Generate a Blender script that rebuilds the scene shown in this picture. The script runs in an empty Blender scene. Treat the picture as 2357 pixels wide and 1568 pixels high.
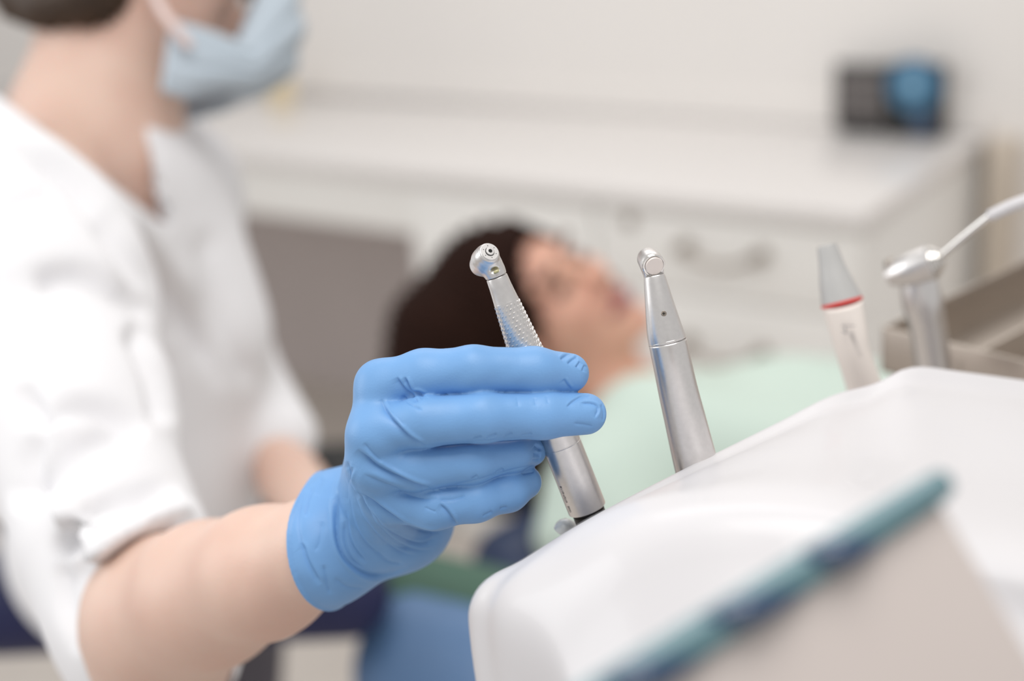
import bpy, math, random
import numpy as np
from mathutils import Vector, Matrix
random.seed(3); rng = np.random.default_rng(3)
SC = bpy.context.scene
COL = SC.collection

# ------------------------------------------------------------ camera
FPX = 50/36*2357
PITCH, ROLL, CAMH = math.radians(20), math.radians(-4), 1.5
CAM = np.array([0, 0, CAMH])
FW = np.array([0, math.cos(PITCH), -math.sin(PITCH)])
_U = np.array([0, math.sin(PITCH), math.cos(PITCH)])
_R = np.array([1., 0, 0])
RT = math.cos(ROLL)*_R + math.sin(ROLL)*_U
UP = -math.sin(ROLL)*_R + math.cos(ROLL)*_U
cd = bpy.data.cameras.new('camera'); cam = bpy.data.objects.new('camera', cd); COL.objects.link(cam)
cam.matrix_world = Matrix(((RT[0], UP[0], -FW[0], 0), (RT[1], UP[1], -FW[1], 0), (RT[2], UP[2], -FW[2], CAMH), (0, 0, 0, 1)))
cd.lens = 50; cd.sensor_width = 36; cd.clip_start = .02
cd.dof.use_dof = True; cd.dof.focus_distance = .500; cd.dof.aperture_fstop = 3.7; cd.dof.aperture_blades = 0
SC.camera = cam
# ------------------------------------------------------------ light
w = bpy.data.worlds.new('world'); SC.world = w; w.use_nodes = True
w.node_tree.nodes['Background'].inputs[0].default_value = (1.0, .988, .982, 1)
w.node_tree.nodes['Background'].inputs[1].default_value = .66
def area(name, loc, target, sx, sy, power, col=(1, 1, 1)):
    l = bpy.data.lights.new(name, 'AREA'); l.shape = 'RECTANGLE'; l.size = sx; l.size_y = sy; l.energy = power; l.color = col
    o = bpy.data.objects.new(name, l); COL.objects.link(o); o.location = loc
    o.rotation_euler = (Vector(target)-Vector(loc)).to_track_quat('-Z', 'Y').to_euler()
    return o
area('ceiling_panel_light', (.08, .05, 2.75), (.08, .3, 0), 1.0, 1.0, 19, (1, .985, .96))
area('room_panel_light', (.1, 2.4, 2.8), (.1, 2.5, 0), 2.0, 1.2, 15, (1, .988, .98))
area('window_light', (-2.2, .75, 1.9), (-.2, .7, 1.1), 1.1, 1.4, 17, (.97, .985, 1))
vs = SC.view_settings; vs.view_transform = 'Standard'; vs.look = 'None'; vs.exposure = 0; vs.gamma = 1; vs.use_curve_mapping = False

# ------------------------------------------------------------ helpers
def P(px, py, d): return CAM + d*(FW + (px-1178.5)/FPX*RT - (py-784)/FPX*UP)
def V(a, b, c):
    v = a*RT - b*UP + c*FW; return v/np.linalg.norm(v)
def PR(px, d): return px*d/FPX
def proj(p):
    q = p-CAM; k = q@FW; return 1178.5+(q@RT)/k*FPX, 784-(q@UP)/k*FPX, k
def lin(c):
    return tuple(((x/255)/12.92 if x/255 <= .04045 else ((x/255+.055)/1.055)**2.4) for x in c)
def mat(name, rgb, rough=.5, metal=0, bump=0, bscale=200, var=0, vscale=20, sss=0, spec=.5, coat=0, trans=0, stretch=None, vcol=None):
    m = bpy.data.materials.new(name); m.use_nodes = True; nt = m.node_tree; b = nt.nodes['Principled BSDF']
    c = lin(rgb)
    b.inputs['Base Color'].default_value = (*c, 1); b.inputs['Roughness'].default_value = rough; b.inputs['Metallic'].default_value = metal
    b.inputs['Specular IOR Level'].default_value = spec; b.inputs['Coat Weight'].default_value = coat; b.inputs['Transmission Weight'].default_value = trans
    if sss:
        b.inputs['Subsurface Weight'].default_value = sss; b.inputs['Subsurface Radius'].default_value = (1, .35, .2); b.inputs['Subsurface Scale'].default_value = .006
    tc = nt.nodes.new('ShaderNodeTexCoord'); src = tc.outputs['Object']
    if stretch:
        mp = nt.nodes.new('ShaderNodeMapping'); mp.inputs['Scale'].default_value = stretch; nt.links.new(src, mp.inputs[0]); src = mp.outputs[0]
    n = nt.nodes.new('ShaderNodeTexNoise'); n.inputs['Scale'].default_value = vscale; n.inputs['Detail'].default_value = 4; nt.links.new(src, n.inputs['Vector'])
    r = nt.nodes.new('ShaderNodeMix'); r.data_type = 'RGBA'
    v2 = lin(vcol) if vcol else tuple(x*(1-var) for x in c)
    r.inputs[6].default_value = (*c, 1); r.inputs[7].default_value = (*v2, 1)
    rp = nt.nodes.new('ShaderNodeMapRange'); rp.inputs[1].default_value = .35; rp.inputs[2].default_value = .7; nt.links.new(n.outputs[0], rp.inputs[0])
    nt.links.new(rp.outputs[0], r.inputs[0]); nt.links.new(r.outputs[2], b.inputs['Base Color'])
    if bump:
        n2 = nt.nodes.new('ShaderNodeTexNoise'); n2.inputs['Scale'].default_value = bscale; n2.inputs['Detail'].default_value = 3; nt.links.new(src, n2.inputs['Vector'])
        bp = nt.nodes.new('ShaderNodeBump'); bp.inputs['Strength'].default_value = 1; bp.inputs['Distance'].default_value = bump
        nt.links.new(n2.outputs[0], bp.inputs['Height']); nt.links.new(bp.outputs[0], b.inputs['Normal'])
    return m
def tag(o, label, cat, group=None, kind=None):
    o['label'] = label
    if cat: o['category'] = cat
    if group: o['group'] = group
    if kind: o['kind'] = kind
    return o
def empty(name, loc, label, cat, group=None):
    o = bpy.data.objects.new(name, None); COL.objects.link(o); o.location = [float(x) for x in loc]; o.empty_display_size = .02
    return tag(o, label, cat, group)
def link(name, me, m, parent=None, smooth=35):
    o = bpy.data.objects.new(name, me); COL.objects.link(o)
    if m: me.materials.append(m)
    if smooth:
        me.shade_smooth()
        if smooth < 180: me.set_sharp_from_angle(angle=math.radians(smooth))
    if parent:
        o.parent = parent; o.matrix_parent_inverse = Matrix.Translation(-world_loc(parent))
    return o
def world_loc(o):
    # parents are only ever translated
    v = Vector(o.location)
    if o.parent: v = Vector((0, 0, 0))
    return v
def obj(name, vf, m, parent=None, smooth=35):
    v, f = vf
    me = bpy.data.meshes.new(name); me.from_pydata([tuple(map(float, p)) for p in v], [], [tuple(map(int, q)) for q in f]); me.update()
    return link(name, me, m, parent, smooth)
def join(*vfs):
    V_, F_ = [], []
    for v, f in vfs:
        n = len(V_); V_ += [tuple(p) for p in v]; F_ += [tuple(i+n for i in q) for q in f]
    return V_, F_
def frame(ax):
    ax = np.array(ax, float); ax /= np.linalg.norm(ax)
    t = RT if abs(ax@RT) < .9 else UP
    a = np.cross(ax, t); a /= np.linalg.norm(a); b = np.cross(ax, a); return ax, a, b
def lathe(A, ax, prof, n=48):
    """prof = [(t, r)] in metres along ax from A; end caps closed"""
    ax, a, b = frame(ax); A = np.array(A); v = []; f = []
    for t, r in prof:
        for i in range(n):
            q = 2*math.pi*i/n; v.append(A+ax*t+(a*math.cos(q)+b*math.sin(q))*max(r, 1e-5))
    for k in range(len(prof)-1):
        for i in range(n):
            j = (i+1) % n; f.append((k*n+i, k*n+j, (k+1)*n+j, (k+1)*n+i))
    f.append(tuple(range(n-1, -1, -1))); f.append(tuple(range((len(prof)-1)*n, len(prof)*n)))
    return v, f
def catmull(pts, k=8):
    pts = [np.array(p, float) for p in pts]; out = []
    for i in range(len(pts)-1):
        p0 = pts[max(i-1, 0)]; p1 = pts[i]; p2 = pts[i+1]; p3 = pts[min(i+2, len(pts)-1)]
        for j in range(k):
            t = j/k; out.append(.5*((2*p1)+(-p0+p2)*t+(2*p0-5*p1+4*p2-p3)*t*t+(-p0+3*p1-3*p2+p3)*t**3))
    out.append(pts[-1]); return out
def sweep(pr, n=40, k=8, flat=1.0, smooth=True):
    """pr = [(point, radius)]"""
    arr = [np.append(p, r) for p, r in pr]
    if smooth: arr = catmull(arr, k)
    arr = np.array(arr); pts = arr[:, :3]; rad = arr[:, 3]
    v = []; f = []; tan = np.gradient(pts, axis=0)
    ax, a, b = frame(tan[0])
    for i, (p, r) in enumerate(zip(pts, rad)):
        t = tan[i]/np.linalg.norm(tan[i]); a = a-(a@t)*t; a /= np.linalg.norm(a); b = np.cross(t, a)
        for j in range(n):
            q = 2*math.pi*j/n; v.append(p+(a*math.cos(q)+b*math.sin(q)*flat)*r)
    m = len(pts)
    for k_ in range(m-1):
        for i in range(n):
            j = (i+1) % n; f.append((k_*n+i, k_*n+j, (k_+1)*n+j, (k_+1)*n+i))
    f.append(tuple(range(n-1, -1, -1))); f.append(tuple(range((m-1)*n, m*n)))
    return v, f
def obox(O, X, Y, Z, lx, ly, lz, bev=0):
    """box from corner O along unit axes X, Y, Z"""
    O, X, Y, Z = [np.array(q, float) for q in (O, X, Y, Z)]
    import bmesh
    bm = bmesh.new(); vs_ = [bm.verts.new(O+X*lx*i+Y*ly*j+Z*lz*k) for i in (0, 1) for j in (0, 1) for k in (0, 1)]
    for q in ((0, 1, 3, 2), (4, 6, 7, 5), (0, 4, 5, 1), (2, 3, 7, 6), (0, 2, 6, 4), (1, 5, 7, 3)): bm.faces.new([vs_[i] for i in q])
    bmesh.ops.recalc_face_normals(bm, faces=bm.faces)
    if bev: bmesh.ops.bevel(bm, geom=list(bm.edges), offset=bev, segments=3, profile=.5, affect='EDGES')
    bm.verts.index_update(); r = ([tuple(q.co) for q in bm.verts], [tuple(q.index for q in fc.verts) for fc in bm.faces]); bm.free(); return r

# ---- signed distance fields on a grid, meshed with surface nets
def rc(a, b, ra, rb):
    a = np.array(a, float); b = np.array(b, float); ab = b-a; L = ab@ab+1e-12; m = max(ra, rb)
    def fn(X, Y, Z):
        t = np.clip(((X-a[0])*ab[0]+(Y-a[1])*ab[1]+(Z-a[2])*ab[2])/L, 0, 1)
        return np.sqrt((X-a[0]-t*ab[0])**2+(Y-a[1]-t*ab[1])**2+(Z-a[2]-t*ab[2])**2)-(ra+(rb-ra)*t)
    return fn, np.minimum(a, b)-m, np.maximum(a, b)+m
def ell(c, axes, rad):
    c = np.array(c, float); A = [np.array(x, float)/np.linalg.norm(x) for x in axes]; m = max(rad)
    def fn(X, Y, Z):
        x, y, z = X-c[0], Y-c[1], Z-c[2]
        q = [(x*a[0]+y*a[1]+z*a[2])/r for a, r in zip(A, rad)]
        k0 = np.sqrt(q[0]**2+q[1]**2+q[2]**2); k1 = np.sqrt((q[0]/rad[0])**2+(q[1]/rad[1])**2+(q[2]/rad[2])**2)+1e-9
        return k0*(k0-1)/k1
    return fn, c-m, c+m
def sph(c, r): return rc(c, np.array(c)+1e-5, r, r)
class Field:
    def __init__(s, lo, hi, h):
        s.lo = np.array(lo, float); s.h = h; s.n = np.ceil((np.array(hi)-s.lo)/h).astype(int)+1
        s.F = np.full(s.n, 1.0, np.float32)
        s.ax = [(s.lo[i]+h*np.arange(s.n[i])).astype(np.float32) for i in range(3)]
    def like(s):
        g = object.__new__(Field); g.lo, g.h, g.n, g.ax = s.lo, s.h, s.n, s.ax; g.F = np.full(s.n, 1.0, np.float32); return g
    def blk(s, lo, hi, mar):
        a = np.clip(np.floor((lo-mar-s.lo)/s.h).astype(int), 0, s.n); b = np.clip(np.ceil((hi+mar-s.lo)/s.h).astype(int)+1, 0, s.n)
        sl = tuple(slice(a[i], b[i]) for i in range(3))
        return sl, s.ax[0][sl[0]][:, None, None], s.ax[1][sl[1]][None, :, None], s.ax[2][sl[2]][None, None, :]
    def add(s, prim, k=0, mar=None):
        fn, lo, hi = prim; mar = mar or max(k*2, 4*s.h)
        sl, X, Y, Z = s.blk(lo, hi, mar); d = fn(X, Y, Z).astype(np.float32); g = s.F[sl]
        s.F[sl] = smin(g, d, k)
    def cut(s, prim, k=0, mar=None):
        fn, lo, hi = prim; mar = mar or max(k*2, 4*s.h)
        sl, X, Y, Z = s.blk(lo, hi, mar); d = -fn(X, Y, Z).astype(np.float32); g = s.F[sl]
        s.F[sl] = -smin(-g, -d, k)
    def plane(s, c, n, k=0):
        """keep the side the normal points to"""
        n = np.array(n)/np.linalg.norm(n); X, Y, Z = s.ax[0][:, None, None], s.ax[1][None, :, None], s.ax[2][None, None, :]
        d = -((X-c[0])*n[0]+(Y-c[1])*n[1]+(Z-c[2])*n[2]); s.F = -smin(-s.F, -d, k).astype(np.float32)
    def planed(s, c, n):
        n = np.array(n)/np.linalg.norm(n); X, Y, Z = s.ax[0][:, None, None], s.ax[1][None, :, None], s.ax[2][None, None, :]
        return (X-c[0])*n[0]+(Y-c[1])*n[1]+(Z-c[2])*n[2]
    def mesh(s):
        F = s.F; F[0] = F[-1] = 1; F[:, 0] = F[:, -1] = 1; F[:, :, 0] = F[:, :, -1] = 1
        I = F < 0
        cnt = np.zeros(np.array(F.shape)-1, np.int8)
        for i in (0, 1):
            for j in (0, 1):
                for k in (0, 1):
                    cnt += I[i:I.shape[0]-1+i, j:I.shape[1]-1+j, k:I.shape[2]-1+k]
        act = (cnt > 0) & (cnt < 8); c = np.argwhere(act); idx = np.full(act.shape, -1, np.int32); idx[act] = np.arange(len(c))
        acc = np.zeros((len(c), 3)); num = np.zeros(len(c))
        cor = [(i, j, k) for i in (0, 1) for j in (0, 1) for k in (0, 1)]
        for a in cor:
            for ax in range(3):
                if a[ax]: continue
                b = list(a); b[ax] = 1
                fa = F[c[:, 0]+a[0], c[:, 1]+a[1], c[:, 2]+a[2]]; fb = F[c[:, 0]+b[0], c[:, 1]+b[1], c[:, 2]+b[2]]
                m = (fa < 0) != (fb < 0); t = np.zeros(len(c)); t[m] = fa[m]/(fa[m]-fb[m])
                p = np.zeros((len(c), 3)); p += a; p[:, ax] += t
                acc[m] += p[m]; num[m] += 1
        v = (c+acc/num[:, None])*s.h+s.lo
        faces = []
        for ax in range(3):
            o1, o2 = (ax+1) % 3, (ax+2) % 3
            A = I.take(range(0, I.shape[ax]-1), ax); B = I.take(range(1, I.shape[ax]), ax)
            e = np.argwhere(A != B); ok = (e[:, o1] > 0) & (e[:, o2] > 0) & (e[:, o1] < act.shape[o1]) & (e[:, o2] < act.shape[o2]); e = e[ok]
            def g(d1, d2):
                q = e.copy(); q[:, o1] -= d1; q[:, o2] -= d2; return idx[q[:, 0], q[:, 1], q[:, 2]]
            qd = np.stack([g(1, 1), g(0, 1), g(0, 0), g(1, 0)], 1)
            ins = A[e[:, 0], e[:, 1], e[:, 2]]
            qd[~ins] = qd[~ins][:, ::-1]; faces.append(qd)
        return v, np.concatenate(faces)
def smin(a, b, k):
    if k <= 0: return np.minimum(a, b)
    h = np.maximum(k-np.abs(a-b), 0)/k; return np.minimum(a, b)-h*h*k*.25
def npmesh(name, v, q):
    me = bpy.data.meshes.new(name); me.vertices.add(len(v)); me.vertices.foreach_set('co', np.ascontiguousarray(v, np.float32).ravel())
    me.loops.add(q.size); me.loops.foreach_set('vertex_index', np.ascontiguousarray(q, np.int32).ravel())
    me.polygons.add(len(q)); me.polygons.foreach_set('loop_start', np.arange(0, q.size, 4, dtype=np.int32))
    me.update(calc_edges=True); me.validate(); return me
def relax(v, q, it=1, lam=.5):
    for _ in range(it):
        s = np.zeros_like(v); n = np.zeros(len(v))
        for i in range(4):
            a, b = q[:, i], q[:, (i+1) % 4]
            for x, y in ((a, b), (b, a)):
                for c in range(3): s[:, c] += np.bincount(x, v[y, c], len(v))
                n += np.bincount(x, minlength=len(v))
        v = v*(1-lam)+lam*s/n[:, None]
    return v
def subdivide(v, q):
    e = np.concatenate([np.stack([q[:, i], q[:, (i+1) % 4]], 1) for i in range(4)]); e.sort(axis=1)
    key = e[:, 0].astype(np.int64)*len(v)+e[:, 1]; uk, inv = np.unique(key, return_inverse=True)
    em = (v[uk//len(v)]+v[uk % len(v)])/2; fcn = v[q].mean(1); n0, n1, nf = len(v), len(uk), len(q)
    E4 = inv.reshape(4, nf).T+n0; Fi = np.arange(nf)+n0+n1
    nq = np.concatenate([np.stack([q[:, i], E4[:, i], Fi, E4[:, (i+3) % 4]], 1) for i in range(4)])
    return np.concatenate([v, em, fcn]), nq
def normals(v, q):
    d = np.cross(v[q[:, 2]]-v[q[:, 0]], v[q[:, 3]]-v[q[:, 1]]); n = np.zeros_like(v)
    for i in range(4):
        for c in range(3): n[:, c] += np.bincount(q[:, i], d[:, c], len(v))
    return n/(np.linalg.norm(n, axis=1)[:, None]+1e-12)
def seg_dist(px, py, pts):
    """distance in pixels to a polyline and fraction along it"""
    D = np.full(len(px), 1e9); T = np.zeros(len(px)); S = np.zeros(len(px)); pts = np.array(pts, float); L = np.linalg.norm(np.diff(pts, axis=0), axis=1); tot = L.sum(); acc = 0
    for i in range(len(pts)-1):
        a, b = pts[i], pts[i+1]; ab = b-a
        t = np.clip(((px-a[0])*ab[0]+(py-a[1])*ab[1])/(ab@ab), 0, 1); dx = px-a[0]-t*ab[0]; dy = py-a[1]-t*ab[1]; d = np.hypot(dx, dy)
        m = d < D; D[m] = d[m]; T[m] = (acc+t[m]*L[i])/tot; S[m] = np.sign(ab[0]*dy-ab[1]*dx)[m]; acc += L[i]
    return D, T, S

# ------------------------------------------------------------ materials
M = dict(
    wall=mat('wall_paint', (235, 231, 227), .7, var=.02, vscale=2), floor=mat('floor_vinyl', (204, 196, 188), .45, var=.06, vscale=6),
    lam=mat('white_laminate', (242, 240, 236), .35, var=.02, vscale=3), worktop=mat('worktop_gloss', (224, 220, 217), .16, var=.02, vscale=3),
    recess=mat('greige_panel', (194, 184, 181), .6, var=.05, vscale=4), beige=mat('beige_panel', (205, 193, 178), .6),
    steel=mat('brushed_steel', (160, 150, 140), .4, 1), steel2=mat('tray_steel', (192, 182, 172), .42, 1, var=.06, vscale=30),
    alu=mat('satin_aluminium', (222, 219, 217), .31, 1, bump=.00002, bscale=3000, var=.05, vscale=600, stretch=(1, 1, 1)),
    chrome=mat('chrome', (225, 222, 218), .1, 1), dark=mat('dark_metal', (35, 33, 32), .35, .6), black=mat('black_plastic', (26, 25, 25), .45),
    hole=mat('hole_black', (4, 4, 4), .8), button=mat('matte_button', (226, 216, 210), .5, .3), lens=mat('yellow_glass', (190, 184, 140), .15, 0, var=.3, vscale=900),
    ink=mat('laser_engraving', (70, 68, 74), .6), glove=mat('nitrile_glove', (114, 161, 212), .46, bump=.00006, bscale=1500, var=.06, vscale=60, spec=.42, sss=0),
    skin=mat('skin_fair', (218, 188, 172), .5, bump=.0001, bscale=600, vcol=(212, 176, 160), vscale=22, sss=.25),
    skin2=mat('skin_patient', (226, 176, 152), .5, vcol=(216, 160, 140), vscale=20, sss=.2),
    coat=mat('white_cotton', (232, 231, 233), .8, bump=.0002, bscale=900, var=.02, vscale=20), mask=mat('pale_blue_mask', (184, 196, 206), .8, var=.04, vscale=40),
    strap=mat('strap_white', (225, 205, 200), .8), hair=mat('brown_hair', (66, 46, 28), .5, var=.4, vscale=60), hair2=mat('dark_brown_hair', (44, 24, 17), .85, var=.4, vscale=60, spec=.15),
    lip=mat('lips', (150, 84, 88), .45), eye=mat('closed_eye_shadow', (84, 58, 48), .6), brow=mat('brow_hair', (80, 56, 44), .7),
    bib=mat('mint_drape', (202, 218, 207), .75, var=.03, vscale=12), navy=mat('navy_vinyl', (17, 24, 72), .55, var=.05), navy2=mat('dark_navy_vinyl', (30, 48, 82), .45),
    blue=mat('blue_vinyl', (92, 126, 168), .5, var=.2, vscale=7), green=mat('green_cloth', (80, 112, 96), .75, var=.25, vscale=9), trousers=mat('grey_trousers', (98, 94, 102), .85),
    shell=mat('white_gloss_shell', (208, 206, 208), .38, coat=.12, var=.01), cream=mat('cream_plastic', (243, 234, 226), .4), greyp=mat('grey_rubber', (176, 175, 173), .5),
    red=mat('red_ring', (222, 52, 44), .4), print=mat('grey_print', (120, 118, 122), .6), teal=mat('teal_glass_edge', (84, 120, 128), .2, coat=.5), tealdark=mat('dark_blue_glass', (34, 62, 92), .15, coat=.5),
    panel=mat('warm_grey_panel', (192, 182, 177), .4, var=.03, vscale=5), bluedial=mat('blue_dial', (54, 104, 136), .4), bluelight=mat('pale_blue_dial', (130, 176, 204), .4), key=mat('grey_key', (122, 116, 114), .5),
    jar=mat('cream_jar', (232, 214, 176), .5), brown=mat('tan_skin_hand', (222, 170, 132), .5, sss=.1), clear=mat('clear_tube', (225, 228, 226), .08, spec=.6, coat=.6),
)

# ------------------------------------------------------------ room and cabinets
CO = np.array([.601, 2.287, 0]); A36 = math.radians(-36)
RD = np.array([math.cos(A36), math.sin(A36), 0]); LD = -RD; ND = np.array([-RD[1], RD[0], 0]); ZD = np.array([0, 0, 1.])
def cab(u0, u1, w0, w1, z0, z1, bev=0): return obox(CO+LD*u0+ND*w0+ZD*z0, LD, ND, ZD, u1-u0, w1-w0, z1-z0, bev)
def struct(name, vf, m):
    o = obj(name, vf, m); o['kind'] = 'structure'; return o
struct('floor', obox((-3.5, -1.5, -.05), (1, 0, 0), (0, 1, 0), ZD, 7, 7.5, .05), M['floor'])
struct('wall_back', cab(-1.8, 5.2, .64, .74, 0, 2.9), M['wall'])
t = cab(-.075, -.02, .585, .638, 0, .85, .004)
tag(obj('side_panel', t, M['beige']), 'narrow beige upright panel between the white cabinet end and the wall', 'panel')

UK = .98
c = empty('drawer_cabinet', CO+LD*.25+ND*.3, 'white cabinet with two bow-handled drawers at the right end of the worktop', 'cabinet')
obj('cabinet_body', cab(.002, .53, .02, .62, .08, .815, .002), M['lam'], c)
obj('plinth', cab(.02, .53, .06, .6, 0, .08), M['lam'], c)
def bowhandle(u, z, L=.15):
    pts = []
    for i in range(9):
        a = i/8; pts.append((CO+LD*(u-L/2+L*a)+ND*(-.032-.004*math.sin(math.pi*a))+ZD*(z-.022*math.sin(math.pi*a)), .005))
    posts = [lathe(CO+LD*(u+s*L/2)+ZD*z+ND*.0, -ND, [(0, .013), (.004, .013), (.006, .009), (.034, .010), (.04, .008)], 20) for s in (-1, 1)]
    return join(sweep(pts, 16, 3), *posts)
for z0, z1, zh in ((.662, .814, .757), (.466, .658, .572), (.1, .462, .39)):
    d = obj('drawer', cab(.004, .527, 0, .02, z0, z1, .003), M['lam'], c)
    h = obj('handle', bowhandle(.26, zh), M['steel'], d); h.matrix_parent_inverse = d.matrix_world.inverted()
    if zh > .5: h['label'] = 'curved steel bow handle'
c2 = empty('door_cabinet', CO+LD*.75+ND*.3, 'white cabinet with plain doors and a round lock, left of the drawers', 'cabinet')
obj('cabinet_body', cab(.532, UK, .02, .62, .08, .815, .002), M['lam'], c2); obj('plinth', cab(.532, UK, .06, .6, 0, .08), M['lam'], c2)
dr = obj('cabinet_door', cab(.533, UK-.003, 0, .02, .1, .814, .003), M['lam'], c2)
obj('lock', lathe(CO+LD*.455+ZD*.792, -ND, [(0, .013), (.006, .013), (.008, .011)], 24), M['steel'], c)
tag(obj('worktop', cab(-.008, 2.9, -.012, .637, .82, .85, .004), M['worktop']), 'long glossy white worktop along the back wall', 'worktop')
tag(obj('desk_apron', cab(UK+.002, 2.9, .01, .6, .705, .818, .002), M['lam']), 'white drawer apron under the worktop over the open knee space', 'desk')
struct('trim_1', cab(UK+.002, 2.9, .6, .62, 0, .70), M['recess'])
struct('trim_2', cab(0, 2.9, .625, .64, .851, .90), M['wall'])
# wall-side gadgets
g = empty('desk_calendar', CO+LD*.24+ND*.585+ZD*.85, 'black panel of grey squares standing on the worktop against the wall', 'calendar')
obj('calendar_board', cab(.182, .296, .58, .592, .862, .99, .003), M['black'], g); obj('calendar_foot', cab(.2, .28, .56, .6, .85, .866, .002), M['black'], g)
for i in range(3):
    for j in range(4):
        obj('date_square', cab(.192+i*.031, .192+i*.031+.0255, .576, .58, .876+j*.026, .876+j*.026+.021, .001), M['key'], g)
g = empty('round_dial_display', CO+LD*.1+ND*.58+ZD*.85, 'black display with a big blue round dial beside the calendar', 'display')
obj('display_body', cab(.06, .18, .555, .585, .851, .998, .004), M['black'], g)
s = cab(.06, .18, .555, .585, .851, .998)
dcen = CO+LD*.118+ND*.555+ZD*.957
obj('dial', lathe(dcen, -ND, [(0, .055), (.004, .055), (.006, .052)], 48), M['bluedial'], g)
obj('dial_hub', lathe(dcen-ND*.006, -ND, [(0, .018), (.002, .018), (.003, .014)], 32), M['bluelight'], g)
obj('sub_dial', lathe(CO+LD*.1+ND*.555+ZD*.878, -ND, [(0, .024), (.004, .024), (.005, .022)], 32), M['tealdark'], g)
jl = CO+LD*1.80+ND*.5+ZD*.85
g = empty('cream_jar', jl, 'small cream jar at the back of the worktop beyond the masked person', 'jar')
obj('jar_body', lathe(jl, ZD, [(0, .03), (.01, .034), (.05, .034), (.06, .026)], 32), M['jar'], g); obj('jar_lid', lathe(jl+ZD*.06, ZD, [(0, .029), (.016, .029), (.02, .02)], 32), M['jar'], g)

# ------------------------------------------------------------ head builder
def head(F, O, f, u, s_, sc=1.0, k=.018, mouth=True):
    f, u, s_ = [np.array(x)/np.linalg.norm(x) for x in (f, u, s_)]
    q = lambda a, b, c: np.array(O)+(f*a+u*b+s_*c)*sc
    E = lambda c, r, kk=k: F.add(ell(c, (f, u, s_), [x*sc for x in r]), kk)
    E(q(-.012, .035, 0), (.096, .088, .076)); E(q(.035, -.045, 0), (.058, .078, .060))
    for s in (-1, 1):
        F.add(rc(q(.0, -.065, .05*s), q(.066, -.112, .012*s), .020*sc, .018*sc), k)
        F.add(rc(q(.06, -.03, .042*s), q(.03, -.05, .052*s), .02*sc, .018*sc), .02)
        F.add(rc(q(.082, .022, .012*s), q(.068, .024, .048*s), .009*sc, .008*sc), .012)
        F.cut(sph(q(.098, .0, .031*s), .014*sc), .012); F.add(sph(q(.074, .0, .031*s), .0135*sc), .003)
        F.add(ell(q(-.005, -.01, .076*s), (f, u, s_), (.018*sc, .031*sc, .007*sc)), .004)
        F.add(sph(q(.1, -.044, .011*s), .008*sc), .006)
    F.add(rc(q(.088, .01, 0), q(.112, -.038, 0), .007*sc, .010*sc), .010)
    if mouth:
        F.add(ell(q(.092, -.071, 0), (f, u, s_), (.010*sc, .006*sc, .026*sc)), .006); F.add(ell(q(.090, -.083, 0), (f, u, s_), (.010*sc, .007*sc, .022*sc)), .006)
    F.add(sph(q(.078, -.112, 0), .02*sc), .015)
    return q

# ------------------------------------------------------------ the gloved dentist
mm = .001
FING = dict(
    index=[((876, 886, .500), 55), ((975, 863, .496), 57), ((1090, 852, .4915), 54.5), ((1230, 853, .4955), 52), ((1310, 859, .5015), 46)],
    middle=[((866, 995, .494), 55), ((975, 971, .489), 57), ((1110, 961, .4875), 56), ((1250, 956, .494), 53), ((1348, 953, .500), 48)],
    ring=[((862, 1075, .498), 54), ((960, 1074, .497), 55), ((1085, 1062, .497), 51), ((1180, 1045, .505), 40), ((1222, 1038, .514), 36)],
    pinky=[((900, 1148, .508), 54), ((1000, 1163, .503), 55), ((1095, 1150, .502), 50), ((1170, 1132, .507), 44), ((1207, 1110, .513), 40)],
    thumb=[((900, 1120, .575), 80), ((1020, 1020, .56), 62), ((1140, 930, .54), 56), ((1235, 880, .5275), 52)])
CARP = dict(index=(868, 1165, .548), middle=(868, 1185, .550), ring=(880, 1200, .552), pinky=(915, 1212, .555))
ARM = [((925, 1180, .555), 98), ((745, 1262, .553), 118), ((610, 1318, .58), 148), ((480, 1370, .62), 166), ((380, 1420, .66), 184), ((355, 1510, .69), 178)]
GARM = [((925, 1175, .555), 122), ((745, 1261, .553), 131), ((610, 1312, .58), 150)]
def handfield(F, shrink=0., cuff=True):
    sub = F.like()
    fingers = F.like()
    for nm in ('index', 'middle', 'ring', 'pinky', 'thumb'):
        g = F.like(); ch = FING[nm]
        for (a, ra), (b, rb) in zip(ch[:-1], ch[1:]):
            g.add(rc(P(*a), P(*b), PR(ra, a[2])-shrink, PR(rb, b[2])-shrink), .003, .02)
        fingers.F = smin(fingers.F, g.F, .0010)
    for nm, c_ in CARP.items():
        a, ra = FING[nm][0]; sub.add(rc(P(*a), P(*c_), PR(ra-3, a[2])-shrink, .0125-shrink), .010, .03)
    sub.add(rc(P(900, 1120, .575), P(910, 1200, .56), .013-shrink, .014-shrink), .012, .03)
    sub.add(rc(P(905, 1010, .53), P(905, 1100, .54), .010-shrink, .013-shrink), .012, .03)
    sub.add(sph(P(932, 1208, .557), PR(97, .557)-shrink), .008, .03)
    sub.add(rc(P(845, 1142, .556), P(782, 1166, .556), PR(80, .556), PR(91, .556)), .008, .03)
    for (a, ra), (b, rb) in zip(GARM[:2], GARM[1:3]):
        sub.add(rc(P(*a), P(*b), PR(ra, a[2]), PR(rb, b[2])), .006, .03)
    for a, b, r, r2 in (((882, 900, .503), (864, 1000, .497), 53, 54), ((864, 1000, .497), (864, 1070, .502), 54, 50), ((864, 1070, .502), (888, 1140, .512), 50, 52)):
        sub.add(rc(P(*a), P(*b), PR(r, .5)-shrink, PR(r2, .5)-shrink), .006, .03)
    F.F = smin(smin(sub.F, fingers.F, .0035), F.F, 0)

dent = empty('person', (P(390, 1390, 1.25)[0], P(390, 1390, 1.25)[1], 0), 'person in a white coat, pale blue face mask and blue glove, holding the knurled handpiece', 'person')
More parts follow.
